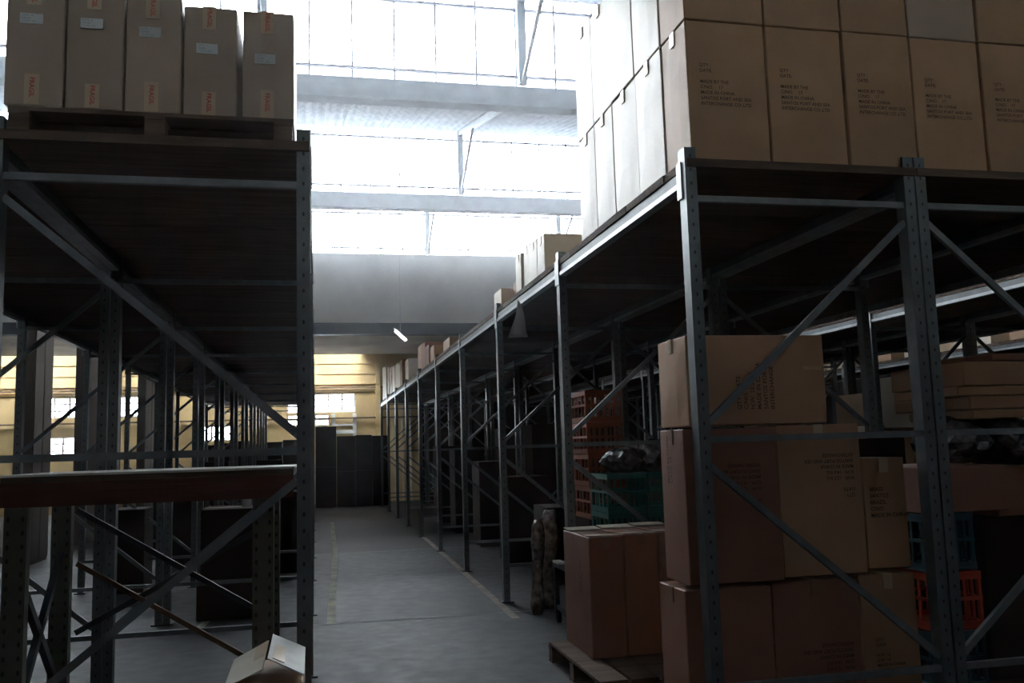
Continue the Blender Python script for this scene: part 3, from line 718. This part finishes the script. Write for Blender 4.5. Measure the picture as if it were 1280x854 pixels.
# --- second right aisle: pale cartons under and on the farther racks
g2 = 'pale cartons under the rack across the second right aisle'
n_ = 0
for (x0, x1, y0, y1, z0, z1, m_) in ((6.55, 7.2, 9.0, 9.7, .01, .85, 'card'), (6.55, 7.2, 9.0, 9.7, .86, 1.7, 'card'), (6.55, 7.25, 9.0, 9.7, 1.71, 2.3, 'card_pale'), (6.55, 7.2, 9.75, 10.5, .01, .9, 'card_pale'), (6.55, 7.2, 9.75, 10.5, .91, 1.75, 'card_pale'), (6.55, 7.2, 9.75, 10.5, 1.76, 2.15, 'card'),
                                 (6.55, 7.2, 7.3, 8.0, .01, .9, 'card_pale'), (6.55, 7.2, 7.3, 8.0, .91, 1.8, 'card_pale'), (7.25, 7.8, 7.1, 7.9, .01, .95, 'card'), (6.6, 7.3, 12.5, 13.2, .01, 1.0, 'card'), (6.6, 7.3, 12.5, 13.2, 1.01, 2.0, 'card_pale')):
    carton(x0, x1, y0, y1, z0, z1, 'carton stacked under the rack across the second right aisle, %s listed front to back and up' % ordn[n_] if False else '%s carton under the rack across the second right aisle, %s in its pile' % (
        {9.0: 'second-pile', 9.75: 'third-pile', 7.3: 'nearest-pile', 7.1: 'inner', 12.5: 'farthest-pile'}[y0], 'lowest' if z0 < .1 else ('topmost' if z1 > 2.1 or y0 in (7.3, 12.5) else 'middle')), g2, m=m_, tape=None, simple=True); n_ += 1
for k in range(12):
    y = 6.2+k*1.35
    carton(11.05, 11.8, y, y+.95, 3.112, 3.55+.12*(k % 3), 'sunlit carton on the farthest right rack deck, %s from near end' % ordn[k], 'sunlit cartons on the farthest right deck', m=['card_pale', 'card', 'card_pale'][k % 3], tape=None, simple=True)
for k in range(10):
    y = 5.5+k*1.7
    carton(11.05, 11.9, y, y+1.1, .01, 1.5+.2*(k % 3), 'big carton under the farthest right rack, %s from near end' % ordn[k], 'big cartons under the farthest right rack', m=['card_pale', 'white_edge', 'card'][k % 3], tape=None, simple=True)

# --- dark goods at the end of the aisle and under the left racks
DK = [(.0, .62, 27.9, 28.6, 2.42), (.64, 1.18, 27.9, 28.6, 2.12), (1.2, 1.68, 27.9, 28.6, 2.14), (1.7, 2.16, 27.9, 28.6, 2.11)]
for k, (a, b_, ya, yb, zt) in enumerate(DK):
    h = zt/2
    for j in range(2):
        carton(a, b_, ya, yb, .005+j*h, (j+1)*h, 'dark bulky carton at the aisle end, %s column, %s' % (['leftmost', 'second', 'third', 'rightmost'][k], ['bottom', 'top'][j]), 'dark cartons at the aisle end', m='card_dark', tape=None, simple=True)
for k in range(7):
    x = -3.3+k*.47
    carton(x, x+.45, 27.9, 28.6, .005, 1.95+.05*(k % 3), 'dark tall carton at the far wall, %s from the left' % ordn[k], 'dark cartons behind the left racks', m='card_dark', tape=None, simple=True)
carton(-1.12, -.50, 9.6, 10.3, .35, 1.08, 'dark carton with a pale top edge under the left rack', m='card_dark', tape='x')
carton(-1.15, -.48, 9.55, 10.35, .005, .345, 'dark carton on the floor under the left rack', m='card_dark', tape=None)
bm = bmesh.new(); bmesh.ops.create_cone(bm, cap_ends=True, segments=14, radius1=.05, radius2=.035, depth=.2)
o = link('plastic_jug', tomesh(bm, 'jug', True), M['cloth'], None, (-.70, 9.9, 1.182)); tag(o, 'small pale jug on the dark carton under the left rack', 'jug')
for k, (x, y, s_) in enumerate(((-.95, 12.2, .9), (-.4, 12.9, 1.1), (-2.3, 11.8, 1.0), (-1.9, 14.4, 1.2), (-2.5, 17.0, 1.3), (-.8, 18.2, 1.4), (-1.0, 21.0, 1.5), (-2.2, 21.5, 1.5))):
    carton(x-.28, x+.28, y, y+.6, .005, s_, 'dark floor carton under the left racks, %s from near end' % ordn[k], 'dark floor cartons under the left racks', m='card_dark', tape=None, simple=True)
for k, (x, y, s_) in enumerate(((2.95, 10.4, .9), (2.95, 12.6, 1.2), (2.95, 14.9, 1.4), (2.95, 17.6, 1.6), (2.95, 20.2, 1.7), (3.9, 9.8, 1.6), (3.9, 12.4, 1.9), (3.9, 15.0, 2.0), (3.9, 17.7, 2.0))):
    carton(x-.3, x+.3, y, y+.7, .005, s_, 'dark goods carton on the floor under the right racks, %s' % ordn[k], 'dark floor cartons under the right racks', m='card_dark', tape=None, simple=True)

bd = empty('bridge_deck', (5.58, 4.35, 0), 'dark board deck bridging the second right aisle between two racks', 'deck')
for i in range(72):
    link('deck_board', boxmesh(1.36, .312, .045, 0, 'bridge'), M['wood'], bd, (-.19, .16+i*.3215, 3.0605))
for xx in (-.84, .44):
    box('bearer', M['beam'], xx-.012, xx+.012, 0, 23.1, 2.99, 3.06, parent=bd)
struct('wall_added_darkener', M['card_dark'], 3.2, XR, 28.05, 28.2, 0, 4.70)  # dark sheet added behind the right racks to darken the end wall
# lit doorway strip on the rear wall right of the aisle end
d = box('door_1', M['cream'], 2.30, 3.12, YB-.06, YB-.03, .02, 3.2); d['kind'] = 'structure'
for xx in (2.30, 2.55, 2.80, 3.06): box('door_stile', M['white_edge'], xx-2.71, xx-2.71+.05, -.035, -.016, .0, 3.18, parent=d)

# ------------------------------------------------------------------ hanging tube lamp
L_ = empty('tube_lamp', (2.08, 22.4, 4.47), 'small lit tube lamp hanging askew before the pale cross wall', 'lamp'); L_.rotation_euler = (0, 0, 0)
hd = Vector((.16, 0, -.15))
bar('housing', M['white_frame'], Vector((0, 0, .04))-hd, Vector((0, 0, .04))+hd, .03, .05, parent=L_)
bm = bmesh.new(); bmesh.ops.create_cone(bm, cap_ends=True, segments=12, radius1=.035, radius2=.035, depth=.36, matrix=Matrix.Rotation(math.radians(133), 4, 'Y'))
link('tube', tomesh(bm, 'tube', True), M['lamp'], L_, (0, -.05, 0))
box('suspension_rod', M['mull'], -.006, .006, -.006, .006, .05, 3.42, parent=L_)

# ------------------------------------------------------------------ haze volume added for the lens bloom round the rooflights
if HAZE:
    hm = bpy.data.materials.new('bloom_haze'); hm.use_nodes = True
    n = hm.node_tree.nodes; l = hm.node_tree.links; n.clear()
    o_ = n.new('ShaderNodeOutputMaterial'); v_ = n.new('ShaderNodeVolumeScatter')
    v_.inputs['Color'].default_value = (.92, .95, 1, 1); v_.inputs['Density'].default_value = HAZE; v_.inputs['Anisotropy'].default_value = .88
    tc = n.new('ShaderNodeTexCoord'); sp = n.new('ShaderNodeSeparateXYZ'); l.new(tc.outputs['Object'], sp.inputs[0])
    mr = n.new('ShaderNodeMapRange'); mr.inputs[1].default_value = 3.0; mr.inputs[2].default_value = 6.5
    mr.inputs[3].default_value = HAZE*.06; mr.inputs[4].default_value = HAZE; l.new(sp.outputs[2], mr.inputs[0]); l.new(mr.outputs[0], v_.inputs['Density'])
    l.new(v_.outputs[0], o_.inputs['Volume'])
    bm = bmesh.new(); bbox(bm, XL+.02, XR-.02, YF+.02, YB-.15, .01, 6.56)
    hz = link('bloom_haze', tomesh(bm, 'air'), hm); tag(hz, 'thin haze added under the rooflights to stand in for lens bloom', 'haze', kind='stuff')
